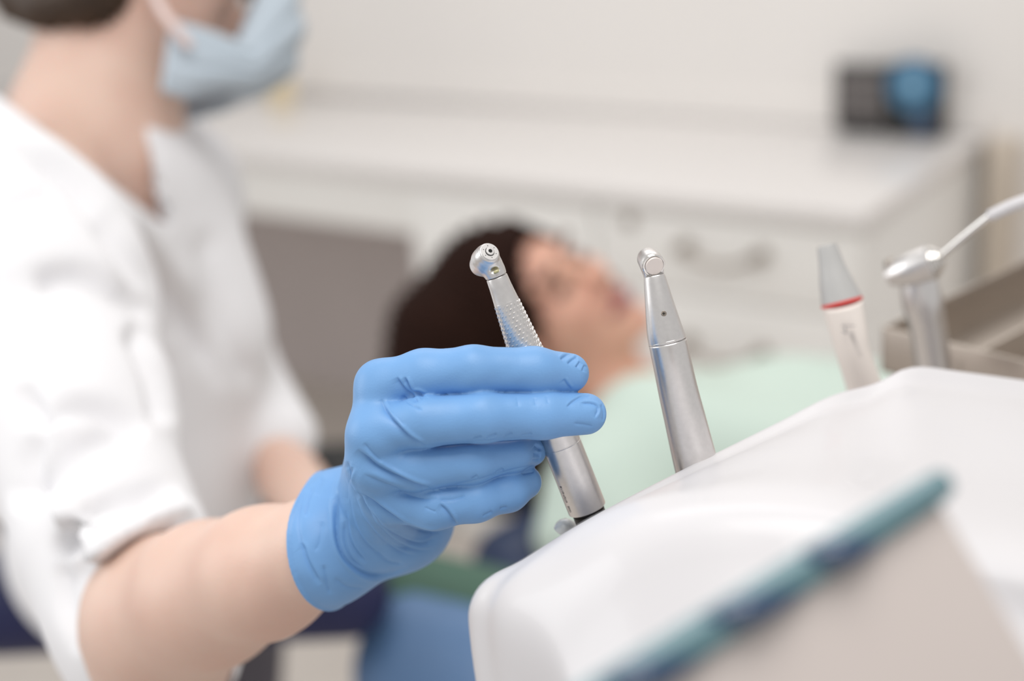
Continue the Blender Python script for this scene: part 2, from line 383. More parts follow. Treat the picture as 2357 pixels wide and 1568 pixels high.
# glove
G = Field(P(1000, 1000, .53)-np.array([.075, .07, .075]), P(1000, 1000, .53)+np.array([.075, .075, .075]), .00055)
corner = np.array([P(*a) for ch in FING.values() for a, r in ch]+[P(*c_) for c_ in CARP.values()]+[P(660, 1100, .54), P(660, 1400, .56)])
G = Field(corner.min(0)-.02, corner.max(0)+.02, .00055)
handfield(G)
solid = G.F.copy()
cn = V(.98, -.19, -.48); cc = P(742, 1250, .553)
G.plane(cc, cn, .0004)
pd_ = G.planed(cc, cn)
X_, Y_, Z_ = G.ax[0][:, None, None], G.ax[1][None, :, None], G.ax[2][None, None, :]
armf = None
for (a, ra), (b, rb) in zip(ARM[:2], ARM[1:3]):
    fn, lo, hi = rc(P(*a), P(*b), PR(ra, a[2]), PR(rb, b[2])); d_ = fn(X_, Y_, Z_); armf = d_ if armf is None else np.minimum(armf, d_)
hollow = np.maximum(armf+.0003, pd_-.016)
G.F = np.maximum(G.F, -hollow).astype(np.float32)
bead = np.sqrt(np.maximum(np.abs(solid), 0)**2+(pd_-.0006)**2)-.00085
G.F = smin(G.F, bead.astype(np.float32), .0006)
gv, gq = G.mesh(); gv = relax(gv, gq, 2, .5); gv, gq = subdivide(gv, gq); gv = relax(gv, gq, 2, .5)
gn = normals(gv, gq); vx, vy, vd = [np.array(x) for x in proj(gv)]
view = gv-CAM; view /= np.linalg.norm(view, axis=1)[:, None]; face = np.clip(-(gn*view).sum(1)*2.2, 0, 1)
front = vd < .585
CR = [  # (polyline px, depth mm, width px, ridge)
    ([(976, 915), (1020, 910), (1090, 905), (1200, 903), (1300, 901)], .22, 5, 0), ([(974, 1028), (1040, 1024), (1100, 1018), (1180, 1012), (1250, 1006)], .25, 5, 0), ([(994, 1128), (1040, 1119), (1090, 1109), (1150, 1091), (1250, 1068)], .25, 5, 0),
    ([(800, 1062), (803, 1100), (812, 1128), (826, 1150)], .7, 5, 1),
    ([(812, 1131), (850, 1150), (885, 1176), (934, 1209), (965, 1222), (991, 1227), (1018, 1223)], 1.15, 6, 1),
    ([(838, 1160), (860, 1190), (885, 1217), (926, 1241), (957, 1252), (985, 1250), (1004, 1238)], 1.0, 5, 1),
    ([(822, 1035), (845, 1055), (869, 1073), (918, 1100), (958, 1118), (995, 1127)], 1.2, 7, 1),
    ([(878, 918), (890, 945), (905, 968), (934, 1000), (955, 1016), (976, 1028)], 1.0, 6, 1),
    ([(835, 1092), (869, 1108), (926, 1133), (967, 1145), (1010, 1149)], .35, 8, 1),
    ([(914, 868), (924, 888), (938, 905), (956, 916), (964, 926)], .7, 5, 1),
    ([(932, 868), (940, 888), (949, 902), (965, 905), (980, 912)], .8, 5, 1),
    ([(925, 912), (945, 930), (972, 945)], .25, 4, 0), ([(890, 930), (912, 958), (932, 982)], .2, 4, 0), ([(838, 1020), (858, 1045), (880, 1064)], .25, 5, 0),
    ([(803, 1062), (783, 1107), (772, 1168), (775, 1237), (791, 1282), (824, 1315), (860, 1329), (901, 1325), (935, 1308)], .95, 6, -1),
    ([(798, 1068), (775, 1112), (765, 1150)], .4, 4, 1), ([(812, 1075), (800, 1120), (798, 1160)], .4, 5, 1),
    ([(803, 1130), (806, 1170), (818, 1215), (844, 1255), (880, 1285)], .5, 5, 1), ([(795, 1175), (800, 1225), (815, 1262), (845, 1298)], .45, 5, 1),
    ([(815, 1140), (828, 1180), (850, 1215), (885, 1252), (925, 1275), (960, 1280)], .6, 5, 1), ([(822, 1128), (840, 1170), (862, 1205), (900, 1243), (940, 1264), (975, 1270), (1000, 1262)], .65, 5, 1),
    ([(790, 1200), (793, 1245), (812, 1290), (840, 1312)], .4, 5, 0), ([(862, 1268), (895, 1295), (930, 1300)], .3, 6, 0), ([(880, 1240), (915, 1262), (950, 1268)], .3, 4, 0),
    ([(1012, 1160), (1028, 1175), (1042, 1195), (1052, 1212)], .45, 5, 1), ([(1010, 1150), (1040, 1150), (1070, 1140)], .25, 6, 0), ([(975, 1168), (1005, 1180)], .2, 5, 0),
    ([(1304, 938), (1318, 924), (1337, 912), (1358, 908)], .28, 3, 1), ([(1335, 927), (1360, 928), (1374, 934), (1377, 946), (1368, 964)], .3, 3, 1), ([(1384, 930), (1391, 950), (1389, 972)], .25, 3, 1), ([(1320, 975), (1345, 978), (1366, 982)], .2, 4, 0),
    ([(1289, 828), (1304, 816), (1320, 812)], .35, 4, 1), ([(1306, 838), (1322, 824), (1330, 822)], .3, 4, 1), ([(1326, 846), (1335, 832)], .3, 3, 1), ([(1340, 855), (1346, 840)], .25, 3, 1), ([(1298, 872), (1308, 888), (1316, 897)], .25, 4, 1),
    ([(1230, 915), (1234, 935)], .12, 5, 0), ([(1258, 910), (1262, 930)], .12, 5, 0), ([(1190, 912), (1193, 938)], .12, 5, 0),
    ([(1090, 1012), (1110, 1006)], .3, 4, 0), ([(1120, 1010), (1145, 1000)], .3, 4, 0), ([(1160, 1010), (1180, 998)], .3, 4, 0), ([(1200, 1005), (1225, 998)], .25, 4, 0),
    ([(1232, 1022), (1246, 1035)], .4, 4, 1), ([(1228, 1042), (1246, 1048)], .4, 4, 1), ([(1225, 1058), (1243, 1058)], .3, 3, 1), ([(1085, 1105), (1100, 1095)], .3, 4, 0), ([(1140, 1092), (1160, 1080)], .35, 4, 0), ([(1200, 1090), (1230, 1085)], .3, 4, 0),
    ([(1150, 1172), (1168, 1168)], .3, 4, 0), ([(1110, 1190), (1135, 1178)], .3, 4, 0),
    ([(702, 1135), (690, 1175), (688, 1220), (705, 1290), (735, 1350)], .3, 6, 0), ([(720, 1120), (708, 1160), (702, 1190)], .35, 6, 0), ([(690, 1250), (700, 1260), (712, 1295), (740, 1345)], .35, 5, 1), ([(745, 1300), (752, 1340), (760, 1370)], .3, 6, 0), ([(742, 1100), (728, 1140)], .25, 7, 0), ([(770, 1330), (800, 1352), (840, 1355)], .25, 7, 0), ([(722, 1270), (735, 1250), (742, 1200)], .18, 9, 0)]
disp = np.zeros(len(gv))
for pts, dep, wd, rdg in CR:
    cp = [tuple(p) for p in catmull(pts, 5)] if len(pts) > 2 else pts
    D, T, S = seg_dist(vx, vy, cp); tp = np.clip(np.sin(np.pi*np.clip(T, .0, 1))*2.2, 0, 1)
    if len(pts) > 2 and dep > .7: tp = np.clip(T*6, 0, 1)*np.clip((1.02-T)*8, 0, 1)
    wd = wd*.78
    if rdg: prof = -np.exp(-np.abs(D)/np.where(S*rdg > 0, wd*2.4, wd*.55))+.30*np.exp(-((D-wd*1.7)/(wd*1.1))**2)*np.where(S*rdg > 0, 0, 1)
    else: prof = -np.exp(-np.abs(D)/(wd*.9))
    disp += 1.65*dep*mm*prof*tp*(1.0 if dep > .6 else 1.35)
disp += .00012*np.sin(vx*.045+3*np.sin(vy*.021))*np.sin(vy*.05+2*np.sin(vx*.017))
gv = gv+gn*(disp*face*front)[:, None]
gl = link('glove', npmesh('glove', gv, gq), M['glove'], dent, 180)
gl['label'] = 'blue nitrile glove with a folded cuff'

# body: one continuous skin
ZD_ = np.array([0, 0, 1.])
JT = dict(sh1=P(80, 475, .955), sh2=P(385, 490, 1.24), nb=P(205, 330, 1.08), chest=P(275, 760, 1.14), belly=P(275, 1050, 1.20), hip=P(300, 1270, 1.28)+ZD_*.03)
hf, hu = V(.93, .16, .33), V(.12, -1, .05); hs = np.cross(hu, hf); hs /= np.linalg.norm(hs)
HO = P(312, -222, 1.09)
lo = np.array([P(1400, 1500, .5)[0], 0, 0]); allp = np.array(list(JT.values())+[HO+.14, HO-.14, P(1400, 900, .5), P(700, 1200, .5), P(200, 1700, .7), P(560, 1250, 1.8)])
Bd = Field(allp.min(0)-.06, allp.max(0)+.06, .0042)
head(Bd, HO, hf, hu, hs, .95)
Bd.add(rc(P(265, -60, 1.09), JT['nb'], .05, .054), .03); Bd.add(rc(P(285, 60, 1.08), P(255, 340, 1.09), .034, .045), .03)
Bd.add(rc(JT['nb'], JT['sh1'], .045, .040), .04); Bd.add(rc(JT['nb'], JT['sh2'], .040, .035), .03)
Bd.add(rc(P(250, 480, 1.09), JT['chest'], .06, .062), .05); Bd.add(rc(JT['chest'], JT['belly'], .062, .062), .05); Bd.add(rc(JT['belly'], JT['hip'], .062, .075), .05)
Bd.add(rc(P(212, 300, 1.08), P(330, 470, 1.10), .050, .034), .03)
Bd.add(rc(JT['sh1'], P(150, 950, .81), .042, .038), .03); Bd.add(rc(P(150, 950, .81), P(345, 1460, .70), .037, .036), .03)
for (a, ra), (b, rb) in zip(ARM[:-1], ARM[1:]): Bd.add(rc(P(*a), P(*b), PR(ra, a[2]), PR(rb, b[2])), .008)
Bd.add(rc(JT['sh2'], P(520, 880, 1.24), .033, .026), .03); Bd.add(rc(P(520, 880, 1.24), P(660, 1090, 1.12), .024, .019), .02)
Bd.add(rc(P(670, 1110, 1.12), P(745, 1190, 1.08), .024, .026), .02)
for k_, (ax_, ay_) in enumerate(((800, 1235), (812, 1215), (818, 1195), (815, 1175))): Bd.add(rc(P(750, 1195, 1.08), P(ax_, ay_, 1.07), .010, .0075), .006)
Bd.add(rc(P(735, 1180, 1.08), P(775, 1150, 1.05), .010, .008), .006)
kn = [P(540, 1160, 1.60), P(420, 1240, 1.66)]
for kk in kn:
    Bd.add(rc(JT['hip'], kk, .075, .05), .04); Bd.add(rc(kk, kk-ZD*.42+np.array([-.08, .0, 0]), .048, .035), .02)
hg = Bd.like()
# fingers of the gloved hand continue the arm inside the glove
for nm, ch in FING.items():
    for (a, ra), (b, rb) in zip(ch[:-1], ch[1:]): Bd.add(rc(P(*a), P(*b), PR(ra, a[2])-.0022, PR(rb, b[2])-.0022), .001)
for nm, c_ in CARP.items():
    a, ra = FING[nm][0]; Bd.add(rc(P(*a), P(*c_), PR(ra, a[2])-.0032, .0092), .004)
bv, bq = Bd.mesh(); bv = relax(bv, bq, 2, .5)
sk = link('body', npmesh('body', bv, bq), M['skin'], dent, 180)

# coat with sleeves
Ct = Field(np.array([-.58, .45, .55]), np.array([P(700, 800, 1.1)[0]+.06, 1.65, 1.5]), .0034)
def cadd(a, ra, b, rb, k=.03): Ct.add(rc(P(*a), P(*b), PR(ra, a[2]), PR(rb, b[2])), k)
cadd((60, 430, .93), 175, (250, 420, 1.10), 190, .05); cadd((250, 430, 1.12), 185, (425, 440, 1.22), 120, .05)
cadd((230, 560, 1.10), 250, (315, 780, 1.13), 245, .06); cadd((315, 780, 1.13), 245, (320, 1060, 1.17), 240, .06); cadd((330, 1060, 1.17), 250, (300, 1240, 1.24), 280, .06)
cadd((385, 480, 1.14), 95, (440, 760, 1.12), 130, .05)
cadd((410, 395, 1.24), 120, (500, 800, 1.24), 104); cadd((500, 800, 1.24), 104, (652, 1005, 1.16), 80)
cadd((10, 360, .93), 150, (190, 470, .985), 140, .03); cadd((190, 470, .985), 140, (330, 640, 1.05), 130, .03)
slv = Ct.like()
def sadd(a, ra, b, rb, k=.02): slv.add(rc(P(*a), P(*b), PR(ra, a[2]), PR(rb, b[2])), k)
sadd((70, 430, .92), 215, (110, 700, .86), 235); sadd((110, 700, .86), 235, (165, 980, .79), 228); sadd((165, 980, .79), 228, (258, 1250, .725), 194); sadd((258, 1250, .725), 194, (362, 1490, .70), 198)
sadd((325, 1400, .70), 196, (390, 1430, .665), 195); sadd((100, 870, .82), 200, (255, 880, .85), 90)
for a, ra, b, rb in (((300, 860, .80), 40, (120, 980, .72), 34), ((330, 1120, .75), 42, (150, 1180, .66), 36), ((420, 1190, .70), 30, (230, 1230, .645), 40), ((60, 620, .80), 40, (200, 690, .84), 36)):
    sadd(a, ra, b, rb, .022)
sn = V(1, .04, -.44); sc_ = P(438, 1418, .665)
slv.plane(sc_, -sn, .004)
Xs, Ys, Zs = slv.ax[0][:, None, None], slv.ax[1][None, :, None], slv.ax[2][None, None, :]
af = None
for (a, ra), (b, rb) in zip(ARM[2:-1], ARM[3:]):
    fn, lo_, hi_ = rc(P(*a), P(*b), PR(ra, a[2])+.002, PR(rb, b[2])+.002); d_ = fn(Xs, Ys, Zs); af = d_ if af is None else np.minimum(af, d_)
pp = slv.planed(sc_, -sn)
slv.F = np.maximum(slv.F, -np.maximum(af, pp-.03)).astype(np.float32)
Ct.F = smin(Ct.F, slv.F, .012)
# V neck opening
vn = [P(60, 230, 1.0), P(385, 520, 1.12)]
Ct.cut(rc(P(260, -60, 1.09), P(225, 230, 1.10), .06, .050), .010)
def wedge(X, Y, Z):
    pl = lambda c, n: (X-c[0])*n[0]+(Y-c[1])*n[1]+(Z-c[2])*n[2]
    def pn_(x0, y0, x1, y1, side):
        n = np.cross(P(x0, y0, 1)-CAM, P(x1, y1, 1)-CAM); n /= np.linalg.norm(n); return n*side
    n1 = pn_(0, 222, 385, 525, 1); n1 *= np.sign((P(300, 200, 1)-CAM)@n1); n2 = pn_(332, 310, 385, 525, 1); n2 *= np.sign((P(200, 400, 1)-CAM)@n2)
    return np.maximum(np.maximum(-pl(CAM, n1), -pl(CAM, n2)), pl(P(300, 400, 1.165), FW))
Ct.cut((wedge, P(0, 100, .85)-.3, P(400, 500, 1.2)+.3), .006)
Ct.add(rc(P(356, 352, 1.16), P(415, 285, 1.21), .010, .014), .02)
cv, cq = Ct.mesh(); cv = relax(cv, cq, 2, .5); n_ = normals(cv, cq); vx, vy, vd = [np.array(x) for x in proj(cv)]
dsp = np.zeros(len(cv))
for pts, dep, wd in (([(10, 335), (140, 400), (290, 560), (420, 720), (520, 900)], -6, 22), ([(60, 300), (180, 370), (330, 540), (470, 700)], 3, 30), ([(70, 660), (180, 630), (300, 680), (370, 740)], -7, 26), ([(0, 470), (60, 455), (120, 440)], -4, 18), ([(230, 480), (330, 640), (400, 800)], -4, 30),
                     ([(50, 980), (160, 930), (270, 960), (330, 1010)], -6, 24), ([(20, 1150), (120, 1090), (230, 1010), (310, 1000)], -6, 22), ([(130, 1290), (200, 1200), (330, 1140), (420, 1130)], -6, 22), ([(170, 1330), (240, 1250), (380, 1190), (450, 1180)], 4, 16), ([(60, 880), (75, 1000), (40, 1180)], -5, 24), ([(150, 1290), (150, 1400), (190, 1500)], -4, 18),
                     ([(300, 740), (360, 860), (380, 980)], -7, 24), ([(470, 520), (500, 700), (590, 900)], -4, 26), ([(350, 330), (370, 420), (400, 520)], -4, 12)):
    D, T, S = seg_dist(vx, vy, catmull([np.array(p) for p in pts], 4)); dsp += 1.7*dep*mm*np.exp(-(D/wd)**2)*np.clip(np.sin(np.pi*T)*2.5, 0, 1)
fr = np.clip(-(n_*(cv-CAM)/np.linalg.norm(cv-CAM, axis=1)[:, None]).sum(1)*2, 0, 1)
cv = cv+n_*(dsp*fr)[:, None]
cvo = link('coat', npmesh('coat', cv, cq), M['coat'], dent, 180); cvo['label'] = 'white cotton coat with rolled sleeves and V neck'
# lapel bands laid along the neck opening
def band(pts, wpx, th=.004):
    cp = catmull([np.append(np.array(p[:2]), p[2]) for p in pts], 8); v = []; f = []
    for i, p in enumerate(cp):
        t = np.array(cp[min(i+1, len(cp)-1)][:2])-np.array(cp[max(i-1, 0)][:2]); t /= np.linalg.norm(t); nrm = np.array([t[1], -t[0]])
        a = P(p[0]+nrm[0]*wpx/2, p[1]+nrm[1]*wpx/2, p[2]); b = P(p[0]-nrm[0]*wpx/2, p[1]-nrm[1]*wpx/2, p[2]-.006)
        o = FW*th; v += [a, b, b+o, a+o]
    for i in range(len(cp)-1):
        for j in range(4): f.append((i*4+j, (i+1)*4+j, (i+1)*4+(j+1) % 4, i*4+(j+1) % 4))
    f += [(3, 2, 1, 0), tuple(len(v)-4+j for j in range(4))]
    return v, f
# scrub trousers
Tr = Field(np.minimum(JT['hip'], kn[1])-np.array([.25, .16, .75]), np.maximum(JT['hip'], kn[0])+np.array([.2, .2, .14]), .006)
for kk in kn:
    Tr.add(rc(JT['hip'], kk, .098, .07), .04); Tr.add(rc(kk, kk-ZD*.5+np.array([-.08, .0, 0]), .066, .058), .03)
Tr.plane(JT['hip']-ZD*.42, ZD, .004)
tv, tq = Tr.mesh(); link('trousers', npmesh('trousers', relax(tv, tq, 2), tq), M['trousers'], dent, 180)
# hair
H = Field(HO-.16-ZD*.02, HO+.15, .0035)
H.add(ell(HO+hu*.042-hf*.022, (hf, hu, hs), (.098, .092, .084)), .01)
H.cut(rc(HO+hf*.13-hu*.06, HO+hf*.11+hu*.03, .1, .07), .01); H.cut(ell(HO-hu*.14+hf*.03, (hf, hu, hs), (.14, .085, .14)), .01)
H.add(rc(P(222, -35, 1.04), P(70, -30, 1.06), .031, .029), .015)
H.add(rc(P(190, -10, 1.03), P(110, 10, 1.04), .02, .018), .015)
hv, hq = H.mesh(); hn = normals(hv, hq); hv = hv+hn*(.002*np.sin(hv[:, 0]*400+hv[:, 2]*900))[:, None]
link('hair', npmesh('hair', hv, hq), M['hair'], dent, 180)
# face mask: a pleated cloth wrapped round nose and chin
def mask():
    nu, nv = 64, 40; v = []; f = []
    c0 = HO+hf*.025-hu*.072
    for i in range(nu+1):
        a = math.radians(-86+172*i/nu)       # near cheek .. far cheek
        for j in range(nv+1):
            b = j/nv; top = -.030+.082*min(1, max(0, (math.cos(a)-.70)/.30)); h = top+(-.058-.022*min(1, max(0, (.9-math.cos(a))/.6))-top)*b
            taper = 1
            prof = math.sin(math.pi*min(1, max(0, b)))**.55
            r = .077+.026*prof*math.cos(a)**1.2
            r += .0045*abs(math.sin(b*math.pi*3.5))*math.cos(a*.8)
            if b > .8: r -= .02*((b-.8)/.2)**2*math.cos(a)
            hh = h*taper
            v.append(c0+hf*(r*math.cos(a)*1.06)+hs*(-r*math.sin(a)*1.0)+hu*(hh*1.0))
    for i in range(nu):
        for j in range(nv): q = i*(nv+1)+j; f.append((q, q+1, q+nv+2, q+nv+1))
    return v, f
mo = obj('face_mask', mask(), M['mask'], dent, 180); md = mo.modifiers.new('cloth', 'SOLIDIFY'); md.thickness = .0025; mo['label'] = 'pale blue pleated face mask with ear loops'
for nm, pts in (('ear_loop', [(438, 108, 1.015), (400, 60, 1.01), (365, 10, 1.015), (340, -60, 1.02), (325, -150, 1.03)]),):
    o = obj('ear_loop', sweep([(P(*p), .0035) for p in pts], 10, 6), M['strap'], dent, 180)

# ------------------------------------------------------------ first handpiece (held)
HA, HB = P(1137, 622, .5015), P(1352, 1172, .519); hax = HB-HA; HL = np.linalg.norm(hax); hax /= HL
hp = empty('dental_handpiece', HB, 'silver turbine handpiece with diamond-knurled grip held by the blue glove', 'dental tool')
fc = P(1127, 580, .4965); fdir = V(.32, -.42, -.85)
HF = Field(np.minimum(fc, HA)-.013, np.maximum(fc, HA)+.013, .00013)
prof = [(0.0, 3.35), (.8, 3.7), (3, 4.15), (6.5, 4.35), (9.5, 4.2)]
for (t0, r0), (t1, r1) in zip(prof[:-1], prof[1:]): HF.add(rc(fc-fdir*t0*mm, fc-fdir*t1*mm, r0*mm, r1*mm), .0004)
HF.add(rc(fc-fdir*5.5*mm, HA, 3.4*mm, 3.75*mm), .003); HF.add(rc(HA-hax*.002, HA+hax*.0022, 3.7*mm, 3.8*mm), .001)
HF.plane(fc, -fdir, .0008); HF.plane(HA+hax*.0022, -hax, .0001)
wc = P(1141, 622, .4965)
HF.cut(ell(wc, (V(.93, -.36, 0), V(.36, .93, 0), V(0, 0, 1)), (2.8*mm, 1.3*mm, 1.9*mm)), .0004)
v_, q_ = HF.mesh(); v_ = relax(v_, q_, 2, .5); link('handpiece_head', npmesh('handpiece_head', v_, q_), M['alu'], hp, 180)
obj('light_window', sweep([(wc+V(.93, -.36, 0)*t*mm+V(0, 0, 1)*1.1*mm+V(.36, .93, 0)*.45*mm, r*mm) for t, r in ((-1.0, .2), (-.55, .5), (.1, .55), (.7, .5), (1.1, .2))], 16, 4), M['lens'], hp)
fa = fdir
obj('face_cap', lathe(fc-fa*.0004, fa, [(0, 3.25*mm), (.55*mm, 3.25*mm), (.66*mm, 3.15*mm)], 64), M['alu'], hp)
obj('seal_groove', lathe(fc+fa*.00024, fa, [(0, 1.72*mm), (.06*mm, 1.72*mm)], 40), M['hole'], hp)
obj('chuck', lathe(fc+fa*.0002, fa, [(0, 1.55*mm), (.45*mm, 1.55*mm), (.6*mm, 1.4*mm), (.62*mm, .8*mm)], 40), M['alu'], hp)
obj('bur_hole', lathe(fc+fa*.00078, fa, [(0, .72*mm), (.08*mm, .72*mm)], 32), M['hole'], hp)
_, fa1, fa2 = frame(fa)
for k_ in range(6):
    a = math.radians(60*k_+20); c_ = fc+(fa1*math.cos(a)+fa2*math.sin(a))*2.35*mm+fa*.00024
    obj('spray_hole', lathe(c_, fa, [(0, .17*mm), (.05*mm, .17*mm)], 12), M['hole'], hp)
_, e1, e2 = frame(hax)
def y2t(y): return (y-622)/(1172-622)*HL
def pf(lst): return [(y2t(y), r*mm) for y, r in lst]
obj('neck', lathe(HA, hax, [(y2t(637), 3.72*mm), (y2t(638.5), 3.85*mm)]+pf([(660, 4.05), (690, 4.5), (692, 4.6)]), 72), M['alu'], hp)
R0, R1 = 4.55, 6.55
_ph = math.atan2(-FW@e2, -FW@e1); SG = 1 if (e2*math.cos(_ph)-e1*math.sin(_ph))@RT > 0 else -1
def knurl():
    y0, y1 = 692, 930; a0, a1 = y2t(y0), y2t(y1)
    def rad(t):
        u = (t-a0)/(y2t(830)-a0); return (R0+(R1-R0)*min(u, 1)**1.0)*mm
    parts = [lathe(HA, hax, [(a0+(a1-a0)*i/12, rad(a0+(a1-a0)*i/12)) for i in range(13)], 72)]
    rows = int((a1-a0)/.00160); nn = 20
    for i in range(rows):
        t = a0+.0011+i*(a1-a0-.0016)/rows
        for j in range(nn):
            ph = 2*math.pi*(j+.5*(i % 2)+.06*i)/nn
            r = rad(t); w_ = .80*r*2*math.pi/nn/2; hgt = .46*mm
            def pt(dp, dt, dr): return HA+hax*(t+dt)+(e1*math.cos(ph+dp/r)+e2*math.sin(ph+dp/r))*(r+dr)
            cor_ = [(-w_, hgt), (.25*w_, hgt), (w_, -hgt), (-.25*w_, -hgt)]
            B_ = [pt(x*SG, y, -.05*mm) for x, y in cor_]; T_ = [pt(x*SG*.72, y*.62, .17*mm) for x, y in cor_]
            parts.append((B_+T_, [(4, 5, 6, 7), (0, 1, 5, 4), (1, 2, 6, 5), (2, 3, 7, 6), (3, 0, 4, 7)]))
    return join(*parts)
obj('knurled_grip', knurl(), M['alu'], hp, 30)
obj('rear_sleeve', lathe(HA, hax, pf([(930, 6.5), (932, 6.7), (1018, 6.95)])+pf([(1018.6, 6.86), (1020, 6.86), (1020.6, 6.96)])+pf([(1100, 7.05), (1168, 7.1), (1171, 7.0), (1172, 6.8)]), 96), M['alu'], hp, 25)
obj('coupling', lathe(HA, hax, [(HL, 5.6*mm), (HL+1*mm, 5.6*mm), (HL+1.2*mm, 6.0*mm), (HL+8*mm, 6.0*mm), (HL+9*mm, 5.0*mm), (HL+20*mm, 4.6*mm)], 64), M['dark'], hp, 25)
def engraved(txt, size, t_mid, ang, parent, A, ax, r):
    cu = bpy.data.curves.new('engraving_text', 'FONT'); cu.body = txt; cu.size = size; cu.align_x = 'CENTER'; cu.align_y = 'CENTER'; cu.offset = size*.012
    to = bpy.data.objects.new('engraving_text', cu); COL.objects.link(to); dg = bpy.context.evaluated_depsgraph_get(); me = bpy.data.meshes.new_from_object(to.evaluated_get(dg)); bpy.data.objects.remove(to); 
    _, g1, g2 = frame(ax)
    for vtx in me.vertices:
        x, y = vtx.co.x, vtx.co.y; a = ang+y/r
        p = A+ax*(t_mid-x)+(g1*math.cos(a)+g2*math.sin(a))*(r+.00003); vtx.co = Vector([float(c) for c in p])
    me.materials.clear(); me.name = 'engraving'
    return link('engraving', me, M['ink'], parent, 0)
def ang_of(d, ax):   # angle of direction d in frame(ax)
    _, g1, g2 = frame(ax); return math.atan2(d@g2, d@g1)
side = V(-.78, .30, -.55)
engraved('GSE   0727-0118', 1.55*mm, y2t(1128), ang_of(V(-.80, .30, -.52), hax), hp, HA, hax, 7.09*mm)
g = tag(obj('clear_tube', sweep([(P(1290, 1225, .53), .0030), (P(1302, 1214, .53), .0034), (P(1330, 1230, .535), .003), (P(1370, 1270, .54), .003)], 20, 5), M['clear'], None, 180), 'small clear plastic tube end under the knurled handpiece', 'tube')

# ------------------------------------------------------------ second handpiece
c2h = P(1505, 611, .5045); d2 = V(.22, .42, -.88)
h2 = empty('dental_handpiece', P(1600, 1060, .525), 'smooth silver contra-angle handpiece with round button cap and small screw, standing in the white unit', 'dental tool')
N2 = P(1508, 648, .508)
H2 = Field(np.minimum(c2h, N2)-.015, np.maximum(c2h, N2)+.015, .00014)
for (t0, r0), (t1, r1) in (((.4, 3.95), (2, 4.15)), ((2, 4.15), (6.5, 4.0))): H2.add(rc(c2h-d2*t0*mm, c2h-d2*t1*mm, r0*mm, r1*mm), .0004)
H2.add(rc(c2h-d2*4*mm, N2, 3.3*mm, 3.75*mm), .002); H2.plane(c2h-d2*.3*mm, -d2, .0004)
v_, q_ = H2.mesh(); link('handpiece_head', npmesh('handpiece_head', relax(v_, q_, 2), q_), M['alu'], h2, 180)
obj('cap_ring', lathe(c2h-d2*.9*mm, d2, [(0, 4.12*mm), (.9*mm, 4.12*mm), (1.15*mm, 3.95*mm), (1.2*mm, 3.55*mm), (.7*mm, 3.45*mm)], 72), M['chrome'], h2, 30)
obj('push_button', lathe(c2h-d2*.7*mm, d2, [(0, 3.3*mm), (1.45*mm, 3.3*mm), (1.7*mm, 3.1*mm), (1.72*mm, 2.0*mm)], 64), M['button'], h2, 30)
obj('front_body', sweep([(P(1506.5, 637, .508), PR(23.2, .508)), (P(1507.3, 641, .508), PR(25.4, .508)), (P(1519, 705, .5085), PR(34, .51)), (P(1530, 760, .5095), PR(41.5, .511)), (P(1536.5, 786, .510), PR(44, .511))], 72, 6), M['alu'], h2, 180)
obj('seam_ring', sweep([(P(1536.5, 785.5, .510), PR(44.2, .511)), (P(1537, 787.5, .510), PR(44.4, .511))], 72, 2), M['chrome'], h2, 180)
obj('rear_body', sweep([(P(1536.8, 787, .510), PR(44.2, .511)), (P(1546, 830, .511), PR(44.3, .512)), (P(1561, 900, .5135), PR(45.6, .515)), (P(1578, 970, .516), PR(47.5, .519)), (P(1601, 1065, .5195), PR(50, .525)), (P(1630, 1180, .525), PR(51, .533))], 72, 6), M['alu'], h2, 180)
sd = V(-.04, .05, -1); sp = P(1525.5, 721, .5088)+sd*PR(36.4, .509)
obj('screw', lathe(sp-sd*.001, sd, [(0, 1.0*mm), (1.05*mm, 1.0*mm), (1.2*mm, .85*mm)], 32), M['steel'], h2)
_, s1, s2 = frame(sd)
def cross_():
    parts = []
    for a, b in ((RT, UP), (UP, RT)):
        parts.append(obox(sp+sd*.19*mm-a*.55*mm-b*.12*mm, a, b, sd, 1.1*mm, .24*mm, .05*mm))
    return join(*parts)
obj('screw_slot', cross_(), M['hole'], h2)

# ------------------------------------------------------------ scaler with red ring
sc1 = empty('scaler_handpiece', P(2010, 960, .63), 'cream scaler handpiece with grey cap and red ring, standing in the white unit', 'dental tool')
sd_ = .603
obj('tip_cap', sweep([(P(1903.5, 566, sd_), PR(20, sd_)), (P(1904, 568, sd_), PR(22.5, sd_)), (P(1914, 610, sd_), PR(29, sd_)), (P(1924, 650, sd_), PR(38, sd_)), (P(1937, 694, sd_), PR(46.5, sd_))], 56, 6), M['greyp'], sc1, 40)
obj('red_ring', sweep([(P(1937, 692.5, sd_), PR(47.5, sd_)), (P(1938.7, 699, sd_), PR(47.5, sd_))], 56, 2), M['red'], sc1)
obj('scaler_body', sweep([(P(1938.5, 698, sd_), PR(46.5, sd_)), (P(1952, 760, .606), PR(42, .605)), (P(1964, 815, .61), PR(38.5, .61)), (P(1986, 880, .618), PR(40, .618)), (P(2012, 960, .63), PR(45, .63))], 56, 6), M['cream'], sc1, 180)
pr_ = []
def stroke(x0, y0, x1, y1, wpx, d):
    a, b = P(x0, y0, d), P(x1, y1, d); return sweep([(a, PR(wpx/2, d)), (b, PR(wpx/2, d))], 8, 1, .4)
sdp = .6035-PR(44, .6)
pr_ += [stroke(1937, 750, 1967, 750, 5, sdp), stroke(1944, 752, 1948, 768, 5, sdp), stroke(1938, 762, 1948, 768, 4, sdp)]
for k_ in range(9): pr_.append(stroke(1957+k_*2.3, 770+k_*6.3, 1965+k_*2.3, 768+k_*6.3, 3.6, .6055-PR(41, .6)+k_*.0006))
